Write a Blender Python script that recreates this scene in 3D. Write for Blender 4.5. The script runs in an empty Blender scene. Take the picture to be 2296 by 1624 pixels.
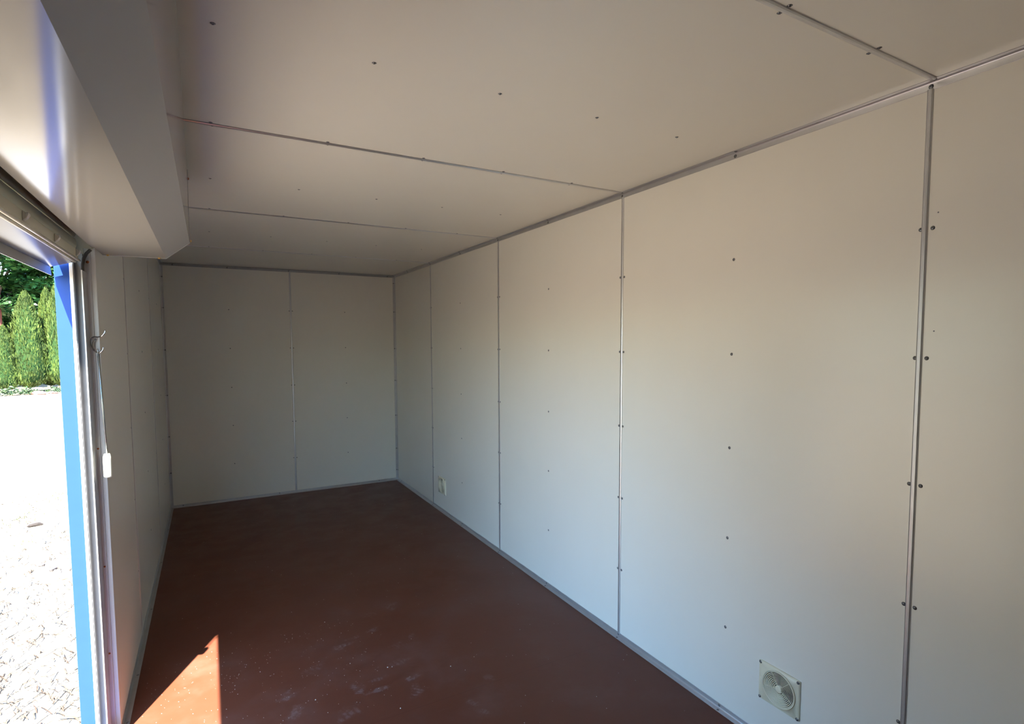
import bpy, bmesh, math, random
from mathutils import Vector, Matrix

S = bpy.context.scene
COL = S.collection
PI = math.pi

# ------------------------------------------------------------------ camera
W, H, L = 1.942, 2.031, 4.62          # inside of the kiosk: width (x), height (z), far wall (y)
YN, YJ = 0.39, 1.49                  # near and far side of the shutter opening in the left wall
GZ = -0.15                            # ground outside
NEAR = -3.6                           # unseen wall behind the camera, set far back to lose light

cam = bpy.data.cameras.new('camera')
cam.sensor_fit = 'HORIZONTAL'
cam.sensor_width = 36.0
cam.lens = 1234.677 / 2296 * 36
cam.shift_x = -13.415 / 2296
cam.shift_y = 40.616 / 2296
cam.clip_start = 0.01
cam.clip_end = 300
co = bpy.data.objects.new('camera', cam)
COL.objects.link(co)
yaw, pit, rol = -0.51242, -0.06871, 0.00341
R = Matrix.Rotation(yaw, 3, 'Z') @ Matrix.Rotation(pit, 3, 'X') @ Matrix.Rotation(rol, 3, 'Y')
right, fwd, up = R.col[0], R.col[1], R.col[2]
M = Matrix((right, up, -fwd)).transposed().to_4x4()
M.translation = Vector((0.3163, -0.73941, 1.3752))
co.matrix_world = M
S.camera = co

# ------------------------------------------------------------------ light
SUN_DIR = Vector((0.2540, 0.508, -1.0))
w = bpy.data.worlds.new('world')
S.world = w
w.use_nodes = True
nt = w.node_tree
bg = nt.nodes['Background']
sky = nt.nodes.new('ShaderNodeTexSky')
sky.sky_type = 'NISHITA'
sky.sun_disc = False
sky.sun_elevation = math.radians(58)
sky.sun_rotation = math.atan2(-SUN_DIR.x, -SUN_DIR.y)
sky.air_density = 1.2
sky.dust_density = 0.6
sky.ozone_density = 1.5
tint = nt.nodes.new('ShaderNodeVectorMath')
tint.operation = 'MULTIPLY'
tint.inputs[1].default_value = (0.72, 0.93, 1.12)      # clear deep blue afternoon sky
nt.links.new(sky.outputs[0], tint.inputs[0])
nt.links.new(tint.outputs[0], bg.inputs[0])
bg.inputs[1].default_value = 0.74
sl = bpy.data.lights.new('sun', 'SUN')
sl.energy = 27.0
sl.color = (1.0, 0.94, 0.84)
sl.angle = 0.0095
so = bpy.data.objects.new('sun', sl)
COL.objects.link(so)
so.rotation_euler = SUN_DIR.to_track_quat('-Z', 'Y').to_euler()
so.location = (-3, -4, 9)

vs = S.view_settings
S.display_settings.display_device = 'sRGB'
vs.view_transform = 'Standard'
vs.look = 'None'
vs.gamma = 1.0
vs.use_curve_mapping = False
vs.exposure = 1.0

# ------------------------------------------------------------------ helpers
def mat(name, col, rough=0.5, metal=0.0, spec=0.5, noise=0.0, nscale=8.0, bump=0.0, bscale=60.0, coat=0.0, trans=0.0):
    m = bpy.data.materials.new(name)
    m.use_nodes = True
    t = m.node_tree
    b = t.nodes['Principled BSDF']
    b.inputs['Base Color'].default_value = (*col, 1)
    b.inputs['Roughness'].default_value = rough
    b.inputs['Metallic'].default_value = metal
    b.inputs['Specular IOR Level'].default_value = spec
    b.inputs['Coat Weight'].default_value = coat
    b.inputs['Coat Roughness'].default_value = 0.08
    if trans:
        b.inputs['Transmission Weight'].default_value = trans
    tc = t.nodes.new('ShaderNodeTexCoord')
    if noise:
        n = t.nodes.new('ShaderNodeTexNoise')
        n.inputs['Scale'].default_value = nscale
        n.inputs['Detail'].default_value = 5
        r = t.nodes.new('ShaderNodeMapRange')
        r.inputs[1].default_value = 0.3
        r.inputs[2].default_value = 0.7
        r.inputs[3].default_value = 1 - noise
        r.inputs[4].default_value = 1 + noise
        mx = t.nodes.new('ShaderNodeVectorMath')
        mx.operation = 'SCALE'
        mx.inputs[0].default_value = col
        t.links.new(tc.outputs['Object'], n.inputs['Vector'])
        t.links.new(n.outputs[0], r.inputs[0])
        t.links.new(r.outputs[0], mx.inputs['Scale'])
        t.links.new(mx.outputs[0], b.inputs['Base Color'])
    if bump:
        n2 = t.nodes.new('ShaderNodeTexNoise')
        n2.inputs['Scale'].default_value = bscale
        n2.inputs['Detail'].default_value = 3
        bp = t.nodes.new('ShaderNodeBump')
        bp.inputs['Strength'].default_value = bump
        bp.inputs['Distance'].default_value = 0.01
        t.links.new(tc.outputs['Object'], n2.inputs['Vector'])
        t.links.new(n2.outputs[0], bp.inputs['Height'])
        t.links.new(bp.outputs[0], b.inputs['Normal'])
    return m

def box(bm, x0, x1, y0, y1, z0, z1, mi=0):
    v = [bm.verts.new(p) for p in ((x0,y0,z0),(x1,y0,z0),(x1,y1,z0),(x0,y1,z0),(x0,y0,z1),(x1,y0,z1),(x1,y1,z1),(x0,y1,z1))]
    for f in ((3,2,1,0),(4,5,6,7),(0,1,5,4),(1,2,6,5),(2,3,7,6),(3,0,4,7)):
        fc = bm.faces.new([v[i] for i in f]); fc.material_index = mi

def prism(bm, prof, a0, a1, axis='y', smooth=False):
    """closed profile of 2D points swept straight along an axis"""
    def P(p, a):
        return {'x': (a, p[0], p[1]), 'y': (p[0], a, p[1]), 'z': (p[0], p[1], a)}[axis]
    A = [bm.verts.new(P(p, a0)) for p in prof]
    B = [bm.verts.new(P(p, a1)) for p in prof]
    n = len(prof)
    for i in range(n):
        f = bm.faces.new((A[i], A[(i+1) % n], B[(i+1) % n], B[i])); f.smooth = smooth
    bm.faces.new(A[::-1]); bm.faces.new(B)
    bmesh.ops.recalc_face_normals(bm, faces=bm.faces)

def tube(bm, pts, r, seg=12, cap=True):
    pts = [Vector(p) for p in pts]
    rs = r if isinstance(r, (list, tuple)) else [r] * len(pts)
    rings = []
    prev = None
    for i, p in enumerate(pts):
        d = (pts[min(i+1, len(pts)-1)] - pts[max(i-1, 0)]).normalized()
        if prev is None:
            a = d.orthogonal().normalized()
        else:
            a = (prev - d * prev.dot(d)).normalized()
        prev = a
        b = d.cross(a)
        rings.append([bm.verts.new(p + (a*math.cos(2*PI*k/seg) + b*math.sin(2*PI*k/seg)) * rs[i]) for k in range(seg)])
    for A, B in zip(rings, rings[1:]):
        for k in range(seg):
            f = bm.faces.new((A[k], A[(k+1) % seg], B[(k+1) % seg], B[k])); f.smooth = True
    if cap:
        bm.faces.new(rings[0][::-1]); bm.faces.new(rings[-1])

def lathe(bm, prof, seg=40, mi=0, close=False):
    """(radius, height) profile turned about local z"""
    rings = []
    for r, z in prof:
        rings.append([bm.verts.new((r*math.cos(2*PI*k/seg), r*math.sin(2*PI*k/seg), z)) for k in range(seg)])
    pairs = list(zip(rings, rings[1:]))
    if close: pairs.append((rings[-1], rings[0]))
    for A, B in pairs:
        for k in range(seg):
            f = bm.faces.new((A[k], A[(k+1) % seg], B[(k+1) % seg], B[k])); f.smooth = True; f.material_index = mi
    return rings

def smooth_curve(pts, n=8):
    P = [Vector(p) for p in pts]
    P = [2*P[0]-P[1]] + P + [2*P[-1]-P[-2]]
    out = []
    for i in range(1, len(P)-2):
        for k in range(n):
            t = k/n
            out.append(0.5*((2*P[i]) + (-P[i-1]+P[i+1])*t + (2*P[i-1]-5*P[i]+4*P[i+1]-P[i+2])*t*t + (-P[i-1]+3*P[i]-3*P[i+1]+P[i+2])*t**3))
    out.append(P[-2])
    return out

def obj(name, bm, mats, parent=None, loc=None, rot=None, bevel=0.0):
    me = bpy.data.meshes.new(name)
    bmesh.ops.recalc_face_normals(bm, faces=bm.faces)
    bm.to_mesh(me); bm.free()
    for m in (mats if isinstance(mats, (list, tuple)) else [mats]):
        me.materials.append(m)
    o = bpy.data.objects.new(name, me)
    COL.objects.link(o)
    if parent: o.parent = parent
    if loc: o.location = loc
    if rot: o.rotation_euler = rot
    if bevel:
        md = o.modifiers.new('bevel', 'BEVEL'); md.width = bevel; md.segments = 2; md.limit_method = 'ANGLE'
    return o

def struct(o):
    o['kind'] = 'structure'
    return o

def tag(o, label, cat, group=None, kind=None):
    o['label'] = label; o['category'] = cat
    if group: o['group'] = group
    if kind: o['kind'] = kind
    return o

def empty(name, loc=(0, 0, 0), rot=(0, 0, 0)):
    o = bpy.data.objects.new(name, None)
    o.empty_display_size = 0.1
    o.location = loc; o.rotation_euler = rot
    COL.objects.link(o)
    return o

def new(): return bmesh.new()

# ------------------------------------------------------------------ materials
PANEL = (0.855, 0.832, 0.757)
M_wall = mat('white_panel', PANEL, 0.25, spec=0.45, noise=0.012, nscale=3, bump=0.02, bscale=3)
M_ceil = mat('white_ceiling_panel', PANEL, 0.22, spec=0.5, noise=0.01, nscale=3, bump=0.03, bscale=2)
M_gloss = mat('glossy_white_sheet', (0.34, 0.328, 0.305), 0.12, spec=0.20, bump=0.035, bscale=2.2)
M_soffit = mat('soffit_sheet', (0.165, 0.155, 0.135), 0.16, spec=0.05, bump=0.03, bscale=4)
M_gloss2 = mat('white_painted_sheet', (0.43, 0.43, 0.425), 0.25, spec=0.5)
M_alu = mat('brushed_aluminium', (0.60, 0.60, 0.61), 0.36, metal=0.75, noise=0.04, nscale=20)
M_alud = mat('dull_aluminium', (0.42, 0.43, 0.44), 0.42, metal=0.6, noise=0.05, nscale=20)
M_seam = mat('painted_seam_strip', (0.52, 0.51, 0.49), 0.3, metal=0.25)
M_rail = mat('grey_rail', (0.20, 0.20, 0.205), 0.45, spec=0.4, noise=0.08, nscale=12)
M_silver = mat('bright_aluminium', (0.50, 0.50, 0.50), 0.35, metal=0.6)
M_slat = mat('beige_aluminium', (0.66, 0.61, 0.47), 0.35, metal=0.1)
M_bar = mat('ivory_aluminium', (0.66, 0.63, 0.54), 0.22, metal=0.2)
M_groove = mat('black_brush', (0.03, 0.028, 0.025), 0.8)
M_blue = mat('blue_gloss_paint', (0.022, 0.062, 0.26), 0.3, spec=0.15, noise=0.02, nscale=30)
M_white = mat('white_gloss_paint', (0.80, 0.80, 0.79), 0.2, spec=0.5)
M_frame = mat('grey_white_frame', (0.62, 0.61, 0.60), 0.3, spec=0.5)
M_dark = mat('dark_void', (0.02, 0.018, 0.016), 0.7)
M_screw = mat('zinc_screw', (0.26, 0.27, 0.29), 0.35, metal=1.0)
M_screwd = mat('screw_shade', (0.03, 0.03, 0.035), 0.5)
M_brown = mat('light_soaking_brown', (0.12, 0.07, 0.05), 0.6)
M_brass = mat('brass_screw', (0.62, 0.40, 0.13), 0.3, metal=0.9)
M_rust = mat('copper_rivet', (0.35, 0.10, 0.03), 0.45, metal=0.6)
M_chrome = mat('chrome', (0.42, 0.42, 0.43), 0.14, metal=1.0)
M_rod = mat('steel_rod', (0.42, 0.46, 0.45), 0.25, metal=0.9)
M_handle = mat('ivory_plastic', (0.78, 0.78, 0.66), 0.35, spec=0.5)
M_grille = mat('ivory_grille_plastic', (0.84, 0.80, 0.62), 0.35, spec=0.5)
M_clear = mat('milky_plastic', (0.80, 0.76, 0.70), 0.2, spec=0.6)
M_leafA = mat('thuja_leaf', (0.062, 0.090, 0.014), 0.6, noise=0.55, nscale=3, spec=0.3)
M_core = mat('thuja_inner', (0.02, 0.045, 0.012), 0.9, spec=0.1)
M_leafB = mat('broad_leaf', (0.02, 0.065, 0.012), 0.45, noise=0.5, nscale=2, spec=0.4)
M_bark = mat('bark', (0.09, 0.06, 0.04), 0.9, noise=0.3, nscale=14, bump=0.6, bscale=25)
M_bush = mat('bush_leaf', (0.03,0.055,0.015), 0.55, noise=0.5, nscale=6)
M_brick = mat('red_brown_boards', (0.20, 0.045, 0.03), 0.7, noise=0.2, nscale=4)
M_stone = mat('grey_stone', (0.09, 0.085, 0.085), 0.8, noise=0.3, nscale=30)
M_stoner = mat('reddish_stone', (0.2, 0.11, 0.08), 0.8, noise=0.3, nscale=8)
M_bark2 = mat('dead_bark', (0.02, 0.014, 0.01), 0.9)
M_straw = mat('dry_straw', (0.055, 0.036, 0.022), 0.8, noise=0.4, nscale=40)
M_grass = mat('grass', (0.055,0.08,0.012), 0.7, noise=0.3, nscale=20)
M_crumb = mat('white_crumb', (0.62, 0.58, 0.52), 0.7)

# brown floor paint: faint board joints, dust haze, shoe prints
def floor_material():
    m = bpy.data.materials.new('brown_floor_paint')
    m.use_nodes = True
    t = m.node_tree; N = t.nodes; K = t.links
    b = N['Principled BSDF']
    b.inputs['Roughness'].default_value = 0.30
    b.inputs['Specular IOR Level'].default_value = 0.18
    tc = N.new('ShaderNodeTexCoord')
    def math_(op, a, bb=None, clamp=False):
        n = N.new('ShaderNodeMath'); n.operation = op; n.use_clamp = clamp
        for i, v in enumerate((a, bb)):
            if v is None: continue
            if isinstance(v, (int, float)): n.inputs[i].default_value = v
            else: K.new(v, n.inputs[i])
        return n.outputs[0]
    def noise(scale, detail=4, rough=0.6, vec=None):
        n = N.new('ShaderNodeTexNoise'); n.inputs['Scale'].default_value = scale
        n.inputs['Detail'].default_value = detail; n.inputs['Roughness'].default_value = rough
        K.new(vec or tc.outputs['Object'], n.inputs['Vector'])
        return n.outputs[0]
    def ramp(v, a, bb, o0=0.0, o1=1.0):
        n = N.new('ShaderNodeMapRange'); n.interpolation_type = 'SMOOTHSTEP'
        K.new(v, n.inputs[0])
        for i, x in ((1, a), (2, bb), (3, o0), (4, o1)): n.inputs[i].default_value = x
        return n.outputs[0]
    fine = noise(90, 4, 0.7)
    coarse = noise(26, 2, 0.5)
    patch = ramp(noise(38, 4, 0.75), 0.42, 0.60)
    total = None
    # (x, y, angle, length, width, strength, kind of tread)
    prints = [(0.80, 1.76, 0.25, .075, .030, .9, 1), (0.86, 1.80, 0.1, .05, .02, .5, 1), (0.96, 1.83, 0.5, .05, .025, .7, 0),
              (0.985, 1.50, 0.2, .07, .035, .6, 1), (1.01, 1.37, 0.1, .045, .022, .8, 0), (0.79, 1.41, 1.2, .045, .045, .9, 1),
              (0.86, 1.36, 0.1, .06, .02, .7, 0), (0.87, 1.43, 0.1, .05, .02, .6, 1), (0.66, 1.64, 0.6, .07, .04, .45, 1),
              (0.54, 1.50, 0.4, .05, .04, .6, 0), (0.55, 1.38, 1.2, .07, .035, .55, 0), (0.72, 1.28, 0.4, .08, .05, .55, 1),
              (1.155, 1.10, 2.2, .045, .022, .5, 0), (1.16, 1.04, 2.2, .05, .022, .5, 1), (0.99, 1.28, 0.9, .06, .045, .8, 1),
              (1.10, 1.68, 1.0, .05, .02, .45, 0), (1.02, 1.64, 0.3, .05, .03, .5, 1), (1.10, 2.02, 0.5, .06, .05, .4, 0),
              (0.98, 1.99, 0.2, .06, .03, .35, 1), (1.27, 1.22, 1.9, .04, .03, .35, 0), (0.44, 1.25, 0.8, .06, .03, .5, 1)]
    for x, y, ang, ln, wd, st, kind in prints:
        mp = N.new('ShaderNodeMapping'); mp.vector_type = 'TEXTURE'
        mp.inputs['Location'].default_value = (x, y, 0)
        mp.inputs['Rotation'].default_value = (0, 0, ang)
        mp.inputs['Scale'].default_value = (ln, wd, 1)
        K.new(tc.outputs['Object'], mp.inputs['Vector'])
        ln_ = N.new('ShaderNodeVectorMath'); ln_.operation = 'LENGTH'
        K.new(mp.outputs[0], ln_.inputs[0])
        d = math_('ADD', ln_.outputs['Value'], math_('ADD', math_('MULTIPLY', fine, 0.5), math_('MULTIPLY', coarse, 1.9)))
        msk = ramp(d, 1.55, 2.05, st, 0.0)
        if kind:
            wv = N.new('ShaderNodeTexWave'); wv.wave_type = 'BANDS'; wv.bands_direction = 'X'
            wv.inputs['Scale'].default_value = 1.1; wv.inputs['Distortion'].default_value = 1.5
            K.new(mp.outputs[0], wv.inputs['Vector'])
            msk = math_('MULTIPLY', msk, ramp(wv.outputs['Fac'], 0.1, 0.5, 0.35, 1.0))
        msk = math_('MULTIPLY', msk, ramp(patch, 0.0, 1.0, 0.15, 1.0))
        total = msk if total is None else math_('ADD', total, msk)
    haze = math_('MULTIPLY', ramp(noise(3.0, 5, 0.65), 0.45, 0.75), 0.30)
    scratch = N.new('ShaderNodeMapping'); scratch.inputs['Rotation'].default_value = (0, 0, 0.6); scratch.inputs['Scale'].default_value = (2, 60, 1)
    K.new(tc.outputs['Object'], scratch.inputs['Vector'])
    scr = math_('MULTIPLY', ramp(noise(2.0, 3, 0.6, scratch.outputs[0]), 0.66, 0.74), 0.10)
    dust = math_('ADD', math_('ADD', total, haze), scr, True)
    dust = math_('MULTIPLY', dust, 0.14)
    mix = N.new('ShaderNodeMix'); mix.data_type = 'RGBA'
    mix.inputs[6].default_value = (0.120, 0.037, 0.020, 1)
    mix.inputs[7].default_value = (0.55, 0.52, 0.48, 1)
    K.new(dust, mix.inputs[0])
    # joints between the floor boards
    sep = N.new('ShaderNodeSeparateXYZ'); K.new(tc.outputs['Object'], sep.inputs[0])
    jm = None
    for yj in (1.18, 2.385, 3.60):
        dd = math_('ABSOLUTE', math_('SUBTRACT', sep.outputs[1], yj))
        k = ramp(dd, 0.0006, 0.0018, 0.22, 0.0)
        jm = k if jm is None else math_('ADD', jm, k)
    mix2 = N.new('ShaderNodeMix'); mix2.data_type = 'RGBA'
    K.new(mix.outputs[2], mix2.inputs[6]); mix2.inputs[7].default_value = (0.02, 0.008, 0.006, 1)
    K.new(jm, mix2.inputs[0])
    K.new(mix2.outputs[2], b.inputs['Base Color'])
    K.new(ramp(noise(6, 4, 0.6), 0.3, 0.7, 0.30, 0.42), b.inputs['Roughness'])
    bp = N.new('ShaderNodeBump'); bp.inputs['Strength'].default_value = 0.08; bp.inputs['Distance'].default_value = 0.01
    K.new(noise(7, 3), bp.inputs['Height']); K.new(bp.outputs[0], b.inputs['Normal'])
    return m
M_floor = floor_material()

def ground_material():
    m = bpy.data.materials.new('dry_ground')
    m.use_nodes = True
    t = m.node_tree; N = t.nodes; K = t.links
    b = N['Principled BSDF']; b.inputs['Roughness'].default_value = 0.95; b.inputs['Specular IOR Level'].default_value = 0.1
    tc = N.new('ShaderNodeTexCoord')
    n = N.new('ShaderNodeTexNoise'); n.inputs['Scale'].default_value = 9; n.inputs['Detail'].default_value = 8; n.inputs['Roughness'].default_value = 0.75
    mp = N.new('ShaderNodeMapping'); mp.inputs['Rotation'].default_value = (0, 0, 0.5); mp.inputs['Scale'].default_value = (1, 2.5, 1)
    K.new(tc.outputs['Object'], mp.inputs[0]); K.new(mp.outputs[0], n.inputs['Vector'])
    r = N.new('ShaderNodeValToRGB')
    r.color_ramp.elements[0].position = 0.30; r.color_ramp.elements[0].color = (0.10, 0.07, 0.04, 1)
    r.color_ramp.elements[1].position = 0.52; r.color_ramp.elements[1].color = (0.29, 0.238, 0.170, 1)
    K.new(n.outputs[0], r.inputs[0])
    K.new(r.outputs[0], b.inputs['Base Color'])
    bp = N.new('ShaderNodeBump'); bp.inputs['Strength'].default_value = 0.6; bp.inputs['Distance'].default_value = 0.02
    K.new(n.outputs[0], bp.inputs['Height']); K.new(bp.outputs[0], b.inputs['Normal'])
    return m
M_ground = ground_material()
M_road = mat('pale_asphalt', (0.25, 0.243, 0.228), 0.9, noise=0.10, nscale=25, spec=0.2)

# ------------------------------------------------------------------ room shell
bm = new(); box(bm, -0.10, W+0.08, NEAR, L+0.08, -0.06, 0.0); struct(obj('floor', bm, M_floor))
bm = new(); box(bm, -0.12, W+0.08, NEAR-0.08, L+0.08, H, H+0.08); CEIL = struct(obj('ceiling', bm, M_ceil))
bm = new(); box(bm, W, W+0.08, NEAR, L+0.08, -0.06, H); WR = struct(obj('wall_right', bm, M_wall))
bm = new(); box(bm, 0, W, L, L+0.08, -0.06, H); WB = struct(obj('wall_back', bm, M_wall))
bm = new(); box(bm, -0.10, W+0.08, NEAR-0.08, NEAR, -0.06, H); struct(obj('wall_front', bm, M_brown))  # unseen end wall, its dark brown added to dim the near walls
bm = new()
box(bm, -0.095, 0, YJ+0.087, L, -0.06, H)
box(bm, -0.095, -0.075, YN, YJ+0.087, 1.70, H)
box(bm, -0.095, 0, NEAR, YN-0.087, -0.06, H)
box(bm, -0.095, -0.075, YN-0.087, YN-0.05, -0.06, H)
WL = struct(obj('wall_left', bm, M_wall))
bm = new()
box(bm, -0.1, -0.095, YJ+0.05, L+0.08, -0.12, H+0.02)
box(bm, -0.1, -0.095, YN-0.05, YJ+0.05, 1.70, H+0.02)
box(bm, -0.1, -0.095, NEAR-0.08, YN-0.05, -0.12, H+0.02)
obj('outer_cladding', bm, M_blue, WL)
# steel base frame under the kiosk
bm = new(); box(bm, -0.103, W+0.09, NEAR-0.08, L+0.09, GZ, -0.06); struct(obj('trim_20', bm, M_dark))

# ------------------------------------------------------------------ screws
def screw_mesh():
    bm = new()
    lathe(bm, [(0.0001, 0.0022), (0.0026, 0.0020), (0.0040, 0.0012), (0.0045, 0.0)], 14, 0)
    for a in (0, PI/2):
        c, s = math.cos(a), math.sin(a)
        q = [(-.0024, -.0005), (.0024, -.0005), (.0024, .0005), (-.0024, .0005)]
        vs_ = [bm.verts.new((x*c-y*s, x*s+y*c, 0.0024)) for x, y in q]
        f = bm.faces.new(vs_); f.material_index = 1  # cross slot drawn flat, its shade given as dark colour
    lathe(bm, [(0.0045, 0.0004), (0.0054, 0.0002)], 14, 1)  # dark ring painted as the shadow around the head
    me = bpy.data.meshes.new('screw')
    bm.to_mesh(me); bm.free()
    me.materials.append(M_screw); me.materials.append(M_screwd)
    return me
SCREW = screw_mesh()
def brass_mesh(name, m):
    bm = new()
    lathe(bm, [(0.0001, 0.0040), (0.0022, 0.0036), (0.0042, 0.0018), (0.0046, 0.0)], 14)
    me = bpy.data.meshes.new(name); bm.to_mesh(me); bm.free(); me.materials.append(m)
    return me
BRASS = brass_mesh('brass_screw', M_brass)
RIVET = brass_mesh('rivet', M_rust)
ROT = {'-x': (0, -PI/2, 0), '+x': (0, PI/2, 0), '-y': (PI/2, 0, 0), '-z': (PI, 0, 0), '+z': (0, 0, 0)}
def screw(parent, p, face, me=None, name='screw', sc=1.0):
    o = bpy.data.objects.new(name, me or SCREW)
    COL.objects.link(o)
    o.parent = parent
    o.location = p; o.rotation_euler = ROT[face]; o.scale = (sc,)*3
    return o

ZS = (1.663, 1.330, 0.993, 0.661, 0.325)
for y in (0.598, 1.808, 3.010):
    for z in ZS: screw(WR, (W, y, z), '-x')
for y, z in ((-0.015, 1.40), (0.011, 1.19), (-0.012, 1.70)):
    screw(WR, (W, y-0.012, z), '-x', sc=0.35)
for x in (0.487, 1.457):
    for z in ZS: screw(WB, (x, L, z), '-y', sc=0.8)
for y in (0.594, 1.818, 3.02):
    for x in (0.350, 0.682, 1.015, 1.335, 1.655): screw(CEIL, (x, y, H), '-z')
for y in (2.93, 4.1):
    for z in ZS: screw(WL, (0, y, z), '+x')

# ------------------------------------------------------------------ trims
tn = [0]
def trim(bm, m, name=None, **k):
    tn[0] += 1
    return struct(obj(name or 'trim_%d' % tn[0], bm, m, **k))
HP = 0.0075     # half width of a joint profile
def joint_profile(c, s, d):
    """low rounded cover strip; c centre along wall, s surface, d direction off the surface"""
    return [(s, c-HP), (s+d*.0025, c-HP+.0007), (s+d*.0042, c-HP*.5), (s+d*.0048, c), (s+d*.0042, c+HP*.5), (s+d*.0025, c+HP-.0007), (s, c+HP)]
# vertical cover strips on the right wall
for yj in (0.0, 1.197, 2.398, 3.618, -1.2):
    bm = new(); prism(bm, joint_profile(yj, W, -1), 0.018, H-0.018, 'z')
    o = trim(bm, M_alu)
    if yj == 0.0:
        for v in o.data.vertices: v.co.y += 0.0035*((v.co.z-0.7)/0.9)**2 - 0.002
    for z in ZS:
        screw(o, (W, yj+0.0135, z), '-x'); screw(o, (W, yj-0.0135, z), '-x')
# strips on the left wall
for yj in (2.300, 3.525):
    bm = new(); prism(bm, joint_profile(yj, 0, 1), 0.018, H-0.018, 'z')
    o = trim(bm, M_seam)
    for z in ZS: screw(o, (0, yj-0.0135, z), '+x', sc=0.8)
# strip on the back wall
bm = new(); prism(bm, [(b, a) for a, b in joint_profile(0.982, L, -1)], 0.018, H-0.018, 'z')
o = trim(bm, M_alu)
for z in ZS:
    screw(o, (0.969, L, z), '-y', sc=0.8); screw(o, (0.996, L, z), '-y', sc=0.8)
# strips across the ceiling
for yj in (-0.008, 1.190, 2.392, 3.612, -1.2):
    bm = new()
    pr = [(yj-HP, H), (yj-HP+.0007, H-.0025), (yj-HP*.5, H-.0042), (yj, H-.0048), (yj+HP*.5, H-.0042), (yj+HP-.0007, H-.0025), (yj+HP, H)]
    prism(bm, pr, 0.0, W-0.018, 'x')
    o = trim(bm, M_alu)
    for x in (0.353, 0.688, 1.016, 1.338, 1.657):
        screw(o, (x, yj+0.0125, H), '-z'); screw(o, (x-0.004, yj-0.0125, H), '-z')

def angle(cx, cz, sx, sz, leg=0.021, t=0.002, r=0.006):
    """L profile with a rounded inside; (cx,cz) the corner, (sx,sz) the directions of the legs"""
    P = [(0, 0), (leg, 0), (leg, t*.6), (leg-.001, t)]
    for k in range(5):
        a = PI/2*k/4
        P.append((t+r - r*math.sin(a), t+r - r*math.cos(a)))
    P += [(t, leg-.001), (t*.6, leg), (0, leg)]
    return [(cx+sx*a, cz+sz*b) for a, b in P]
# wall / ceiling angles
bm = new(); prism(bm, angle(W, H, -1, -1), NEAR, L, 'y'); o = trim(bm, M_alu)
for y in (-0.6, 0.004, 0.6, 1.2, 1.81, 2.4, 3.0, 3.618, 4.2):
    screw(o, (W-0.0022, y, H-0.0125), '-x', sc=1.1); screw(o, (W-0.0145, y-0.012, H-0.0022), '-z', sc=1.1)
bm = new(); prism(bm, angle(L, H, -1, -1), 0, W, 'x'); o = trim(bm, M_alud)
for x in (0.089, 0.486, 0.975, 1.413, 1.87):
    screw(o, (x, L-0.0022, H-0.0125), '-y'); screw(o, (x+.004, L-0.0125, H-0.0022), '-z')
bm = new(); prism(bm, angle(0, H, 1, -1), YJ+0.2, L, 'y'); trim(bm, M_alud)
# vertical corner angles
bm = new(); prism(bm, angle(W, L, -1, -1), 0.018, H-0.018, 'z'); o = trim(bm, M_alu)
for z in (1.955, 1.676, 1.316, 1.001, 0.653, 0.319, 0.102):
    screw(o, (W-0.0022, L-0.013, z), '-x'); screw(o, (W-0.013, L-0.0022, z), '-y')
bm = new(); prism(bm, angle(0, L, 1, -1), 0.018, H-0.018, 'z'); o = trim(bm, M_alu)
for z in (1.918, 1.667, 1.322, 0.948, 0.603, 0.297):
    screw(o, (0.0022, L-0.013, z), '+x'); screw(o, (0.013, L-0.0022, z), '-y')
# skirting angles on the floor
bm = new(); prism(bm, angle(W, 0, -1, 1, 0.021), NEAR, L, 'y'); o = trim(bm, M_alu, 'baseboard_right')
for y in (-0.6, 0.0, 0.616, 1.199, 1.826, 2.4, 3.011, 3.62, 4.5):
    screw(o, (W-0.0022, y, 0.013), '-x', sc=0.9); screw(o, (W-0.0135, y-0.004, 0.0022), '+z', sc=0.9)
bm = new(); prism(bm, angle(L, 0, -1, 1, 0.021), 0, W, 'x'); o = trim(bm, M_alu, 'baseboard_back')
for x in (0.089, 0.84, 1.75): screw(o, (x, L-0.0022, 0.013), '-y', sc=0.8)
bm = new(); prism(bm, angle(0, 0, 1, 1, 0.021), YJ+0.09, L, 'y'); o = trim(bm, M_alud, 'baseboard_left')
for y in (1.62, 1.95, 2.6, 3.3, 4.0): screw(o, (0.0145, y, 0.0022), '+z', sc=0.9)
bm = new(); prism(bm, angle(0, 0, 1, 1, 0.021), NEAR, YN-0.045, 'y'); o = trim(bm, M_alud, 'baseboard_left_near')

# ------------------------------------------------------------------ door opening: blue outer frame, soffit, threshold
D = struct(empty('door_1', (-0.05, 0.46, 0.0)))
def dpart(name, bm, m, bevel=0.0):
    o = obj(name, bm, m, bevel=bevel)
    o.parent = D; o.matrix_parent_inverse = Matrix.Translation((0.05, -0.46, 0.0))
    return o
for s, y in ((1, YJ), (-1, YN)):
    def bx(bm, x0, x1, d0, d1, z0, z1):
        a, b_ = y+s*d0, y+s*d1
        box(bm, x0, x1, min(a, b_), max(a, b_), z0, z1)
    bm = new(); bx(bm, -0.0945, -0.0556, 0, 0.06, -0.12, 1.70); dpart('jamb', bm, M_blue, 0.0015)
    bm = new(); bx(bm, -0.0556, -0.0465, -0.003, 0.05, 0.0, 1.68); dpart('jamb_flange', bm, M_white, 0.001)
    # inner frame: recessed face, raised white edge strip against the wall
    bm = new(); bx(bm, -0.0300, -0.0125, 0.0765, 0.087, 0, 1.69); bx(bm, -0.0125, 0.0008, 0.0815, 0.087, 0, 1.69)
    dpart('inner_frame', bm, M_frame, 0.0012)
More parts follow.
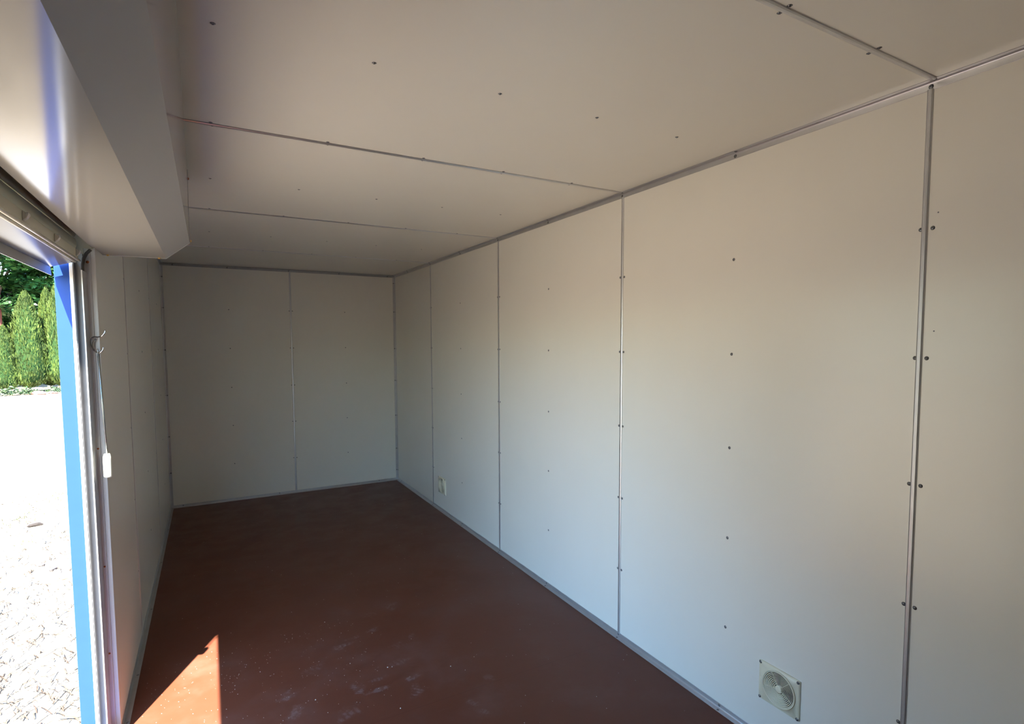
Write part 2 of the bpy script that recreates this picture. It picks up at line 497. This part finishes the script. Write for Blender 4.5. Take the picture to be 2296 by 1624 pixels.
# folded soffit sheet with its drip lip
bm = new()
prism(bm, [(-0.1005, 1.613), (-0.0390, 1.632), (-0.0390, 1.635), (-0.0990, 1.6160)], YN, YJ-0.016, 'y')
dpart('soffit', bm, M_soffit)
bm = new()
prism(bm, [(-0.0985, 1.587), (-0.0970, 1.587), (-0.0990, 1.6150), (-0.1005, 1.6140)], YN, YJ-0.016, 'y')
dpart('drip_lip', bm, M_gloss2)
bm = new(); box(bm, -0.105, 0.004, YN, YJ-0.002, -0.012, 0.004); box(bm, -0.022, 0.024, 1.18, YJ+0.02, 0.003, 0.034)
dpart('threshold', bm, M_blue, 0.001)
for z in (0.30, 0.61, 1.02): 
    o = screw(D, (0.026, YJ-0.46-0.0+0.006, z), '-y', RIVET, 'rivet', 0.7); o.location = (-0.0195+0.05, YJ+0.0765-0.46, z)
o = screw(D, (0, 0, 0), '-y', RIVET, 'rivet', 1.0); o.location = (-0.0195+0.05, YJ+0.0765-0.46, 1.645)

# ------------------------------------------------------------------ roller shutter, rolled up
SH = empty('roller_shutter', (-0.045, 0.46, 0.0))
tag(SH, 'beige metal roller shutter rolled up above the opening, running in grey side rails', 'roller shutter')
def spart(name, bm, m, parent=None, bevel=0.0):
    o = obj(name, bm, m, bevel=bevel)
    o.parent = parent or SH
    o.matrix_parent_inverse = Matrix.Translation((0.045, -0.46, 0.0))
    return o
for s, y in ((1, YJ), (-1, YN)):
    bm = new()
    def bx(x0, x1, d0, d1, z0, z1, mi=0):
        a, b_ = y+s*d0, y+s*d1
        box(bm, x0, x1, min(a, b_), max(a, b_), z0, z1, mi)
    bx(-0.0465, -0.0245, 0.026, 0.040, 0, 1.665)            # bottom of the channel
    bx(-0.0465, -0.0445, 0.0, 0.030, 0, 1.665)              # outer lip
    bx(-0.0268, -0.0236, 0.000, 0.085, 0, 1.610, 1)        # bright inner lip
    # inner lip bends away towards the room at its top
    c = [(-0.0252, 1.608), (-0.0246, 1.628), (-0.0205, 1.650), (-0.0125, 1.666), (-0.0020, 1.678)]
    for (xa, za), (xb, zb) in zip(c, c[1:]):
        y0, y1 = sorted((y+s*0.002, y+s*0.040))
        vs8 = [bm.verts.new(p) for p in ((xa-.0015, y0, za), (xa+.0015, y0, za), (xa+.0015, y1, za), (xa-.0015, y1, za), (xb-.0015, y0, zb), (xb+.0015, y0, zb), (xb+.0015, y1, zb), (xb-.0015, y1, zb))]
        for f in ((3,2,1,0),(4,5,6,7),(0,1,5,4),(1,2,6,5),(2,3,7,6),(3,0,4,7)):
            bm.faces.new([vs8[i] for i in f]).material_index = 2
    spart('guide_rail', bm, [M_rail, M_silver, M_groove])
# bottom bar: flat face with two rounded rims
Y0, Y1 = YN+0.012, YJ-0.008
bm = new()
prism(bm, [(-0.0403, 1.6435), (-0.0393, 1.6390), (-0.0363, 1.6365), (-0.0323, 1.6375), (-0.0306, 1.6415), (-0.0303, 1.6715), (-0.0403, 1.6715)], Y0, Y1, 'y')
spart('bottom_slat', bm, M_slat, bevel=0.0006)
bm = new()
tube(bm, [(-0.0288, Y0, 1.6390), (-0.0288, Y1+0.006, 1.6390)], 0.0040, 14)
tube(bm, [(-0.0373, Y0, 1.6340), (-0.0373, Y1-0.004, 1.6340)], 0.0036, 14)
spart('bottom_bar', bm, M_bar)
bm = new()
for k in range(5):
    z0 = 1.6735+k*0.036
    prism(bm, [(-0.042, z0), (-0.036, z0+.001), (-0.032, z0+.009), (-0.0315, z0+.020), (-0.034, z0+.031), (-0.040, z0+.035), (-0.042, z0+.035)], Y0, Y1-0.004, 'y', True)
spart('slat_curtain', bm, M_slat)
bm = new(); tube(bm, [(0.04, Y0, 1.87), (0.04, Y1, 1.87)], 0.085, 28)
spart('shutter_roll', bm, M_slat)
for yb in (0.58, 0.885, 1.180, 1.455):
    bm = new()
    prism(bm, [(-0.0303, 1.6475), (-0.0273, 1.6495), (-0.0218, 1.6555), (-0.0183, 1.6615), (-0.0193, 1.6670), (-0.0248, 1.6650), (-0.0278, 1.6695), (-0.0303, 1.6705)], yb-0.007, yb+0.007, 'y')
    spart('bumper', bm, M_clear, bevel=0.0015)

# ------------------------------------------------------------------ shutter box casing
BX = empty('shutter_box', (0.10, 0.5, 1.693))
tag(BX, 'white sheet metal casing of the roller shutter, under the ceiling above the opening', 'shutter box')
def bpart(name, bm, m, bevel=0.0):
    o = obj(name, bm, m, bevel=bevel)
    o.parent = BX; o.matrix_parent_inverse = Matrix.Translation((-0.10, -0.5, -1.693))
    return o
YE0, YE1 = -0.42, 1.730
def sheet(name, f0, f1, m, n=60, t=0.0012, k=8, nrm=(0, 0, 1)):
    """thin sheet between two long edges f0(y), f1(y), with real thickness"""
    bm = new()
    g = []
    for i in range(n+1):
        y = YE0+(YE1-YE0)*i/n
        a, b_ = Vector(f0(y)), Vector(f1(y))
        g.append([(a.lerp(b_, j/k)) for j in range(k+1)])
    tv = [[[bm.verts.new(p + Vector(nrm)*t*q) for p in row] for row in g] for q in (0, 1)]
    for q in (0, 1):
        for i in range(n):
            for j in range(k):
                f = bm.faces.new((tv[q][i][j], tv[q][i+1][j], tv[q][i+1][j+1], tv[q][i][j+1]))
    for i in range(n):
        for j in (0, k):
            bm.faces.new((tv[0][i][j], tv[0][i+1][j], tv[1][i+1][j], tv[1][i][j]))
    for j in range(k):
        for i in (0, n):
            bm.faces.new((tv[0][i][j], tv[0][i][j+1], tv[1][i][j+1], tv[1][i][j]))
    return bpart(name, bm, m)
xin = lambda y: -0.007 + 0.012*max(0.0, min(1.0, (1.665-y)/1.07))**1.2
xtop = lambda y: 0.2731 + 0.0125*(1.73-y)
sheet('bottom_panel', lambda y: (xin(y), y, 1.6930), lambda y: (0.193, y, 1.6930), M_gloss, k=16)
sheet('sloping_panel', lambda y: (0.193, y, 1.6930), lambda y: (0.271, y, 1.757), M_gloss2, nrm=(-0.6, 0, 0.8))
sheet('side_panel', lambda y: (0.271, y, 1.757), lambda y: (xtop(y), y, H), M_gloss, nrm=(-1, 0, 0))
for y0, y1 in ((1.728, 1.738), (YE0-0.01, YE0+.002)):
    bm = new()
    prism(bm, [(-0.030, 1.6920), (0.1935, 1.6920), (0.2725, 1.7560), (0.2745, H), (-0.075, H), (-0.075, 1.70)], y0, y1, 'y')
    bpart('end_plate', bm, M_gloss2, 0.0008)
def bscrew(p, face, me=BRASS, n='screw', sc=1.0):
    o = screw(BX, (p[0]-0.10, p[1]-0.5, p[2]-1.693), face, me, n, sc); return o
bscrew((0.017, 1.722, 1.6925), '-z', sc=1.1); bscrew((0.172, 1.722, 1.6925), '-z', sc=1.1)
bscrew((0.2742, 1.722, 1.763), '+x', sc=1.1); bscrew((0.2745, 1.722, 1.995), '+x', RIVET, 'rivet', 1.1)

# ------------------------------------------------------------------ ventilation grilles on the right wall
def grille(y, z, label):
    g = empty('ventilation_grille', (W, y, z), (0, -PI/2, 0))     # local z points into the room, local y along the wall, local x up
    tag(g, label, 'ventilation grille', 'square plastic ventilation grilles low on the right wall')
    a, b_, hgt = 0.0675, 0.075, 0.009
    # cover plate: square outside, round hole inside, corners dished
    bm = new()
    n = 96
    outer, outb, mid, inn = [], [], [], []
    for k in range(n):
        t = 2*PI*k/n
        c, s = math.cos(t), math.sin(t)
        q = 1/max(abs(c)/a, abs(s)/b_)
        rc = 0.0035
        outer.append((c*q, s*q)); outb.append((c*(q-rc), s*(q-rc)))
        mid.append((c*0.0610, s*0.0610)); inn.append((c*0.0570, s*0.0570))
    rings = [[bm.verts.new((x, y_, zz)) for x, y_ in R_] for R_, zz in ((outer, 0.0), (outer, hgt*0.55), (outb, hgt*0.85), (mid, hgt*0.62), (mid, hgt*1.08), (inn, hgt*1.0), (inn, 0.001))]
    for i, (A, B) in enumerate(zip(rings, rings[1:])):
        for k in range(n):
            f = bm.faces.new((A[k], A[(k+1) % n], B[(k+1) % n], B[k])); f.smooth = (i in (2, 4))
    obj('cover_plate', bm, M_grille, g)
    bm = new(); lathe(bm, [(0.0001, 0.0006), (0.0575, 0.0006)], 48); obj('duct_shade_disc', bm, M_dark, g)  # flat dark disc; its colour stands in for the shade inside the duct
    # concentric slanted rings
    bm = new()
    for i in range(9):
        r = 0.0150 + i*0.0047
        z1 = 0.0052 + 0.0034*(i/8)
        lathe(bm, [(r+0.0026, z1+0.0004), (r+0.0040, z1), (r+0.0012, z1-0.0036), (r-0.0002, z1-0.0034)], 64, close=True)
    obj('louvre_rings', bm, M_grille, g)
    bm = new()
    for k in range(5):
        t = 2*PI*k/5 + 0.5
        c, s = math.cos(t), math.sin(t)
        q = []
        for r in (0.010, 0.058):
            for d in (-0.0008, 0.0008):
                for zz in (0.0018, 0.0048 + (0.0035 if r > .03 else 0)):
                    q.append(bm.verts.new((c*r - s*d, s*r + c*d, zz)))
        for f in ((0,1,3,2),(4,6,7,5),(0,4,5,1),(2,3,7,6),(1,5,7,3),(0,2,6,4)):
            bm.faces.new([q[i] for i in f])
    obj('spokes', bm, M_grille, g)
    bm = new(); lathe(bm, [(0.0001, 0.0085), (0.009, 0.0082), (0.0125, 0.0070), (0.0130, 0.001)], 32); obj('hub', bm, M_grille, g)
    for sx in (-1, 1):
        for sy in (-1, 1):
            o = bpy.data.objects.new('screw', SCREW); COL.objects.link(o); o.parent = g
            o.location = (sx*(a-0.006), sy*(b_-0.006), hgt*0.80)
    return g
grille(0.373, 0.2145, 'square ivory ventilation grille low on the right wall, the large one nearest the viewer')
grille(3.410, 0.2135, 'small looking square ivory ventilation grille low on the right wall near the back corner')

# ------------------------------------------------------------------ chrome double hook and the shutter pull rod
YK = YJ+0.073      # the hook hangs on the recessed inner frame
HK = empty('wall_hook', (-0.014, YK-0.004, 1.375))
tag(HK, 'chrome wire double hook screwed to the shutter frame, one arm up and one down', 'hook')
def hpart(name, bm, m):
    o = obj(name, bm, m); o.parent = HK; o.matrix_parent_inverse = Matrix.Translation((0.014, -(YK-0.004), -1.375)); return o
bm = new()
tube(bm, smooth_curve([(-0.014, YK-0.006, 1.352), (-0.020, YK-0.010, 1.372), (-0.019, YK-0.012, 1.390), (-0.010, YK-0.020, 1.398), (0.002, YK-0.035, 1.397), (0.013, YK-0.043, 1.400), (0.021, YK-0.046, 1.408), (0.024, YK-0.046, 1.4155)]), 0.0023, 12)
hpart('upper_arm', bm, M_chrome)
bm = new()
tube(bm, smooth_curve([(-0.007, YK-0.006, 1.392), (-0.014, YK-0.009, 1.380), (-0.015, YK-0.012, 1.366), (-0.010, YK-0.022, 1.353), (-0.001, YK-0.032, 1.346), (0.008, YK-0.036, 1.3475), (0.0135, YK-0.037, 1.354), (0.015, YK-0.037, 1.360)]), 0.0023, 12)
hpart('lower_arm', bm, M_chrome)
for (x, y, z) in ((0.0242, YK-0.046, 1.4165), (0.0152, YK-0.037, 1.3610)):
    bm = new()
    bmesh.ops.create_uvsphere(bm, u_segments=14, v_segments=9, radius=0.0031, matrix=Matrix.Translation((x, y, z)))
    for f in bm.faces: f.smooth = True
    hpart('ball_tip', bm, M_chrome)

RD = empty('pull_rod', (0.005, YK-0.034, 1.35))
tag(RD, 'thin steel pull rod with an ivory plastic handle, hanging from the chrome hook', 'pull rod')
def rpart(name, bm, m):
    o = obj(name, bm, m); o.parent = RD; o.matrix_parent_inverse = Matrix.Translation((-0.005, -(YK-0.034), -1.35)); return o
yr = YK-0.034
bm = new()
ring = [(0.0005, yr+0.0065*math.cos(t), 1.350+0.0085*math.sin(t)) for t in [2*PI*k/16 for k in range(17)]]
tube(bm, ring, 0.0014, 8)
rpart('eye_loop', bm, M_rod)
bm = new()
tube(bm, [(0.0002, yr-0.002, 1.342), (0.0080, yr+0.006, 1.000)], 0.0022, 10)
tube(bm, [(0.0028, yr+0.004, 1.342), (0.0080, yr+0.006, 1.020)], 0.0016, 10)
rpart('rod', bm, M_rod)
bm = new()
lathe(bm, [(0.0001, 0.0), (0.0078, 0.0), (0.0090, -0.002), (0.0118, -0.012), (0.0120, -0.020), (0.0120, -0.074), (0.0112, -0.079), (0.0001, -0.080)], 20)
o = rpart('handle', bm, M_handle); o.matrix_parent_inverse = Matrix(); o.location = (0.0030, 0.006, 1.0055-1.35)

# ------------------------------------------------------------------ crumbs on the floor
random.seed(4)
bm = new()
def crumb(x, y, z, r):
    v = []
    for k in range(5):
        a = 2*PI*k/5 + random.random()
        v.append(bm.verts.new((x+r*math.cos(a)*random.uniform(.7, 1.3), y+r*math.sin(a)*random.uniform(.7, 1.3), z)))
    t = bm.verts.new((x, y, z+r*1.1))
    for k in range(5): bm.faces.new((v[k], v[(k+1) % 5], t))
for k in range(240):
    crumb(random.uniform(0.05, 1.88), random.uniform(0.3, 4.2)**1.0, 0.0003, random.choice((.0008, .001, .0012, .0016)))
for k in range(260):
    crumb(random.uniform(0.05, 0.9), random.uniform(1.3, 2.0), 0.0003, random.choice((.0007, .0009, .0012)))
for x, y, r in ((0.932, 1.492, .003), (0.950, 1.487, .0022), (1.168, 1.367, .0025), (0.9, 1.21, .003), (0.63, 1.42, .0025), (0.77, 2.02, .002), (0.80, 1.60, .002)):
    crumb(x, y, 0.0003, r)
tag(obj('floor_crumbs', bm, M_crumb), 'scattered pale crumbs and grit on the brown floor', 'crumbs', kind='stuff')

# ------------------------------------------------------------------ outside: ground, road
bm = new()
n = 60
box(bm, -45, 45, -30, 60, GZ-0.3, GZ-0.002)
struct(obj('ground', bm, M_ground))
bm = new()
v = [bm.verts.new((x, y, GZ+0.004)) for x, y in ((-45, 4.6), (0.0, 7.6), (20, 9.5), (20, 23), (-5, 20.4), (-45, 14))]
vb = [bm.verts.new((p.co.x, p.co.y, GZ-0.1)) for p in v]
bm.faces.new(v)
for i in range(6): bm.faces.new((v[i], v[(i+1) % 6], vb[(i+1) % 6], vb[i]))
struct(obj('road', bm, M_road))

# stones, bark and grass on the strip beside the kiosk
def stone(name, x, y, r, m, label, cat, seed, sq=(1, 1, .6), group=None):
    random.seed(seed)
    bm = new()
    bmesh.ops.create_icosphere(bm, subdivisions=2, radius=r)
    for v in bm.verts:
        v.co *= random.uniform(.8, 1.15)
        v.co = Vector((v.co.x*sq[0], v.co.y*sq[1], v.co.z*sq[2]))
    o = obj(name, bm, m, loc=(x, y, GZ+r*sq[2]*.35), rot=(0, 0, 0.5*seed))
    tag(o, label, cat, group)
    return o
stone('stone', -0.735, 4.10, .020, M_stone, 'small grey stone on the dry ground, left one of the pair', 'stone', 3)
stone('stone', -0.650, 3.97, .022, M_stone, 'small grey stone on the dry ground, right one of the pair near the blue jamb', 'stone', 5)
stone('stone', -1.20, 5.5, .018, M_stone, 'flat grey stone lying farther out, left of the dark bark piece', 'stone', 8, (1.6, .7, .3))
stone('bark_piece', -1.00, 5.20, .040, M_bark2, 'dark curled piece of bark lying alone on the dry ground', 'bark', 7, (1.4, .6, .5))
random.seed(11)
bm = new()
def straw(x, y, ln, wd, a, h=0.006):
    c, s = math.cos(a), math.sin(a)
    P = []
    bend = random.uniform(-.3, .3)
    for i in range(4):
        t = i/3-.5
        cx, cy = x+c*ln*t - s*bend*ln*t*t, y+s*ln*t + c*bend*ln*t*t
        P.append((cx, cy, GZ+0.002+h*(1-4*t*t)))
    A = [bm.verts.new((p[0]-s*wd, p[1]+c*wd, p[2])) for p in P]
    B = [bm.verts.new((p[0]+s*wd, p[1]-c*wd, p[2]+.002)) for p in P]
    for i in range(3): bm.faces.new((A[i], A[i+1], B[i+1], B[i]))
for k in range(9000):
    y = 1.3 + 5.2*random.random()**1.3
    x = -0.15 - random.random()*(0.5+0.42*y)
    straw(x, y, random.uniform(.02, .10), random.uniform(.001, .0028), random.gauss(0.7, .8), random.uniform(.002, .014))
straw(-0.93, 4.55, .35, .006, 0.55, .02)
tag(obj('dry_grass_litter', bm, M_straw), 'dry grass stalks and litter strewn over the sunlit ground', 'litter', kind='stuff')
bm = new()
for cx, cy, nn, sp in ((-1.02, 6.3, 60, .18), (-1.05, 5.9, 40, .2), (-1.12, 5.55, 60, .16), (-1.2, 5.35, 30, .15), (-0.98, 4.75, 20, .08), (-0.85, 5.9, 30, .1)):
    for k in range(nn):
        x, y = random.gauss(cx, sp*.5), random.gauss(cy, sp)
        h = random.uniform(.01, .035); a = random.random()*PI
        v = [bm.verts.new(p) for p in ((x-math.cos(a)*.003, y-math.sin(a)*.003, GZ), (x+math.cos(a)*.003, y+math.sin(a)*.003, GZ), (x+random.gauss(0, .012), y+random.gauss(0, .012), GZ+h))]
        bm.faces.new(v)
tag(obj('grass_tufts', bm, M_grass), 'sparse green grass blades growing in the dry ground', 'grass', kind='stuff')

# ------------------------------------------------------------------ trees
def thuja_mesh(seed):
    random.seed(seed)
    bm = new()
    def rad(t):      # t 0 bottom .. 1 top
        return 0.5*(min(1, t/.12)**.5)*(1-max(0, t-.12)/.88)**0.62
    for k in range(5200):
        t = random.random()**1.15
        a = random.random()*2*PI
        lump = 1 + .14*math.sin(5*a+seed) * math.sin(9*t+seed*2) + .10*math.sin(11*a+17*t)
        r = rad(t)*lump*random.uniform(.84, 1.04) + .004
        o = Vector((math.cos(a), math.sin(a), 0))
        p = Vector((0, 0, t)) + o*r
        d = (o*random.uniform(.4, 1.0) + Vector((0, 0, 1))*random.uniform(.3, 1.1) + Vector((random.gauss(0, .25), random.gauss(0, .25), 0))).normalized()
        sd = d.cross(o + Vector((random.gauss(0, .4), random.gauss(0, .4), random.gauss(0, .4)))).normalized()
        ln = random.uniform(.022, .05); wd = ln*.30
        v0 = bm.verts.new(p - d*ln*.3); v1 = bm.verts.new(p + sd*wd + d*ln*.2); v2 = bm.verts.new(p + d*ln); v3 = bm.verts.new(p - sd*wd + d*ln*.25)
        bm.faces.new((v0, v1, v2, v3))
    me = bpy.data.meshes.new('foliage'); bm.to_mesh(me); bm.free(); me.materials.append(M_leafA)
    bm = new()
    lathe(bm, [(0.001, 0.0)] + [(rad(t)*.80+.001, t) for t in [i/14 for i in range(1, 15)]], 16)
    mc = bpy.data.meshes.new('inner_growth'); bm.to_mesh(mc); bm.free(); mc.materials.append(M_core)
    bm = new(); tube(bm, [(0, 0, -.10), (0, 0, .3)], [.03, .02], 8)
    mt = bpy.data.meshes.new('trunk'); bm.to_mesh(mt); bm.free(); mt.materials.append(M_bark)
    return me, mc, mt
TH = [thuja_mesh(1), thuja_mesh(7)]
def thuja(x, y, h, wd, i, label, rz=0):
    t = empty('thuja_tree', (x, y, GZ+h*.055), (0, 0, rz))
    tag(t, label, 'tree', 'thuja trees in a row across the road')
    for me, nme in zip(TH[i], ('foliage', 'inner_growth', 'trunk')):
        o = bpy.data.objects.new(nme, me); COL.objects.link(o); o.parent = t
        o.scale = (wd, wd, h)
    return t
thuja(-5.10, 21.6, 1.95, 0.80, 0, 'shortest bright green thuja, leftmost of the row across the road', 0.3)
thuja(-4.60, 21.9, 2.95, 1.15, 1, 'broad pointed thuja second from the left across the road', 1.9)
thuja(-4.20, 22.5, 3.10, 0.90, 0, 'tall thuja behind the broad pointed one, third from the left', 4.0)
thuja(-3.86, 22.1, 3.22, 0.95, 1, 'tallest thuja, partly hidden behind the blue jamb', 3.1)
thuja(-3.55, 22.6, 2.8, 1.2, 0, 'thuja at the right end of the row, mostly hidden by the blue jamb', 5.2)

def broad_mesh(seed, nclump=54, per=420):
    random.seed(seed)
    bm = new()
    cl = []
    for k in range(nclump):
        a = random.random()*2*PI; t = random.random()
        R_ = 2.9*math.sqrt(max(.06, 1-(2*t-1)**2))*random.uniform(.45, 1)
        cl.append((Vector((math.cos(a)*R_, math.sin(a)*R_, 1.9+t*5.4)), random.uniform(.5, .95)))
    for c, r in cl:
        for k in range(per):
            d = Vector((random.gauss(0, 1), random.gauss(0, 1), random.gauss(0, .55)))
            d = d.normalized()*r*random.uniform(.5, 1.0); d.z *= .5
            p = c + d + Vector((0, 0, -.12*random.random()))
            nrm = (Vector((0, 0, 1)) + Vector((random.gauss(0, .6), random.gauss(0, .6), 0))).normalized()
            a1 = nrm.orthogonal().normalized(); a1.rotate(Matrix.Rotation(random.random()*2*PI, 3, nrm)); a2 = nrm.cross(a1)
            s = random.uniform(.07, .13)
            v = [bm.verts.new(p + q) for q in (-a1*s, -a2*s*.55, a1*s, a2*s*.55)]
            bm.faces.new(v)
    me = bpy.data.meshes.new('crown'); bm.to_mesh(me); bm.free(); me.materials.append(M_leafB)
    bm = new()
    tube(bm, [(0, 0, 0), (.05, 0, 1.5), (0, .1, 3.5), (.1, 0, 6.5)], [.22, .17, .12, .03], 10)
    for c, r in cl[:18]:
        z0 = random.uniform(1.6, 3.6)
        tube(bm, smooth_curve([(0.02, 0.02, z0), tuple(Vector((0, 0, z0)).lerp(c, .5)+Vector((0, 0, .3))), tuple(c)], 4), [.06]*3+[.045]*3+[.02]*3, 6)
    mt = bpy.data.meshes.new('trunk'); bm.to_mesh(mt); bm.free(); mt.materials.append(M_bark)
    return me, mt
BR = [broad_mesh(21), broad_mesh(33)]
def broad(x, y, sc, i, label, rz=0):
    t = empty('broadleaf_tree', (x, y, GZ), (0, 0, rz))
    tag(t, label, 'tree', 'broadleaf trees behind the thujas')
    for me, nme in zip(BR[i], ('crown', 'trunk')):
        o = bpy.data.objects.new(nme, me); COL.objects.link(o); o.parent = t; o.scale = (sc,)*3
broad(-6.4, 25.2, 0.95, 0, 'dark green broadleaf tree at the left edge, hanging over the shortest thuja', 0.5)
broad(-3.9, 26.0, 1.05, 1, 'dark green broadleaf tree overhanging the tallest thuja', 2.0)
broad(-5.6, 29.5, 1.25, 0, 'tall shaded broadleaf tree in the gap behind the front trees', 3.6)

broad(-8.6, 29.0, 1.2, 1, 'shaded broadleaf tree showing between branches at the far left edge', 1.1)
# unseen copies of the trees, added left of frame to block sky light
def sky_block_trees():
    o = None
    pts = [(-11.5, 24.5, 1.3, 1), (-16, 21.5, 1.5, 0), (-19.5, 17.5, 1.5, 1), (-22, 12.5, 1.5, 0), (-23, 7.5, 1.4, 1)]
    bm = new()
    for x, y, sc, i in pts:
        for me in BR[i]:
            n0 = len(bm.verts)
            bm.from_mesh(me)
            bm.verts.ensure_lookup_table()
            for v in bm.verts[n0:]: v.co = v.co*sc + Vector((x, y, 0))
    o = obj('sky_block_trees', bm, M_leafB, loc=(0, 0, GZ))
    tag(o, 'line of dense trees added unseen beyond the left edge to screen off sky', 'trees', kind='stuff')
sky_block_trees()

# low wall of red-brown boards far behind
Bd = empty('garden_shed', (-7.0, 33, GZ))
tag(Bd, 'red-brown board shed glimpsed through the dark trees', 'shed')
bm = new()
for k in range(36):
    box(bm, -7.5+k*.42, -7.5+k*.42+.40, 0, .12, 0, 2.6)
obj('board_wall', bm, M_brick, Bd)
bm = new(); prism(bm, [(-.4, 2.6), (1.8, 3.5), (4.0, 2.6), (4.0, 2.72), (1.8, 3.64), (-.4, 2.72)], -7.8, 7.8, 'x'); obj('roof', bm, M_dark, Bd)
bm = new(); tube(bm, [(0, 0, 0), (0, 0, 3.4)], .09, 10); 
tag(obj('wooden_post', bm, M_brick, loc=(-5.62, 23.4, GZ)), 'red-brown post standing behind the shortest thuja', 'post')

# low weeds and rubble along the far edge of the road
random.seed(5)
bm = new()
for cx, cy, r in ((-5.40, 20.9, .30), (-5.05, 20.8, .24), (-4.70, 20.8, .28), (-4.42, 20.9, .20), (-3.85, 21.0, .22)):
    for k in range(260):
        d = Vector((cx, cy, .02)) + Vector((random.gauss(0, .45), random.gauss(0, .45), abs(random.gauss(0, .35))))*r
        s = random.uniform(.02, .05)
        q = Vector((random.gauss(0, 1), random.gauss(0, 1), random.gauss(0, 1))).normalized(); q2 = q.orthogonal().normalized()
        bm.faces.new([bm.verts.new(d + e) for e in (-q*s, q2*s*.5, q*s, -q2*s*.5)])
tag(obj('roadside_weeds', bm, M_bush, loc=(0, 0, GZ+.01)), 'low green weeds along the far edge of the road, under the thujas', 'weeds', kind='stuff')
stone('rubble_stone', -4.16, 20.75, .14, M_stoner, 'reddish rubble stone at the road edge, left one of two under the tallest thuja', 'stone', 12, (1.5, 1, .6))
stone('rubble_stone', -3.84, 20.7, .11, M_stoner, 'reddish rubble stone at the road edge, right one of two nearest the blue jamb', 'stone', 14, (1.5, 1, .6))
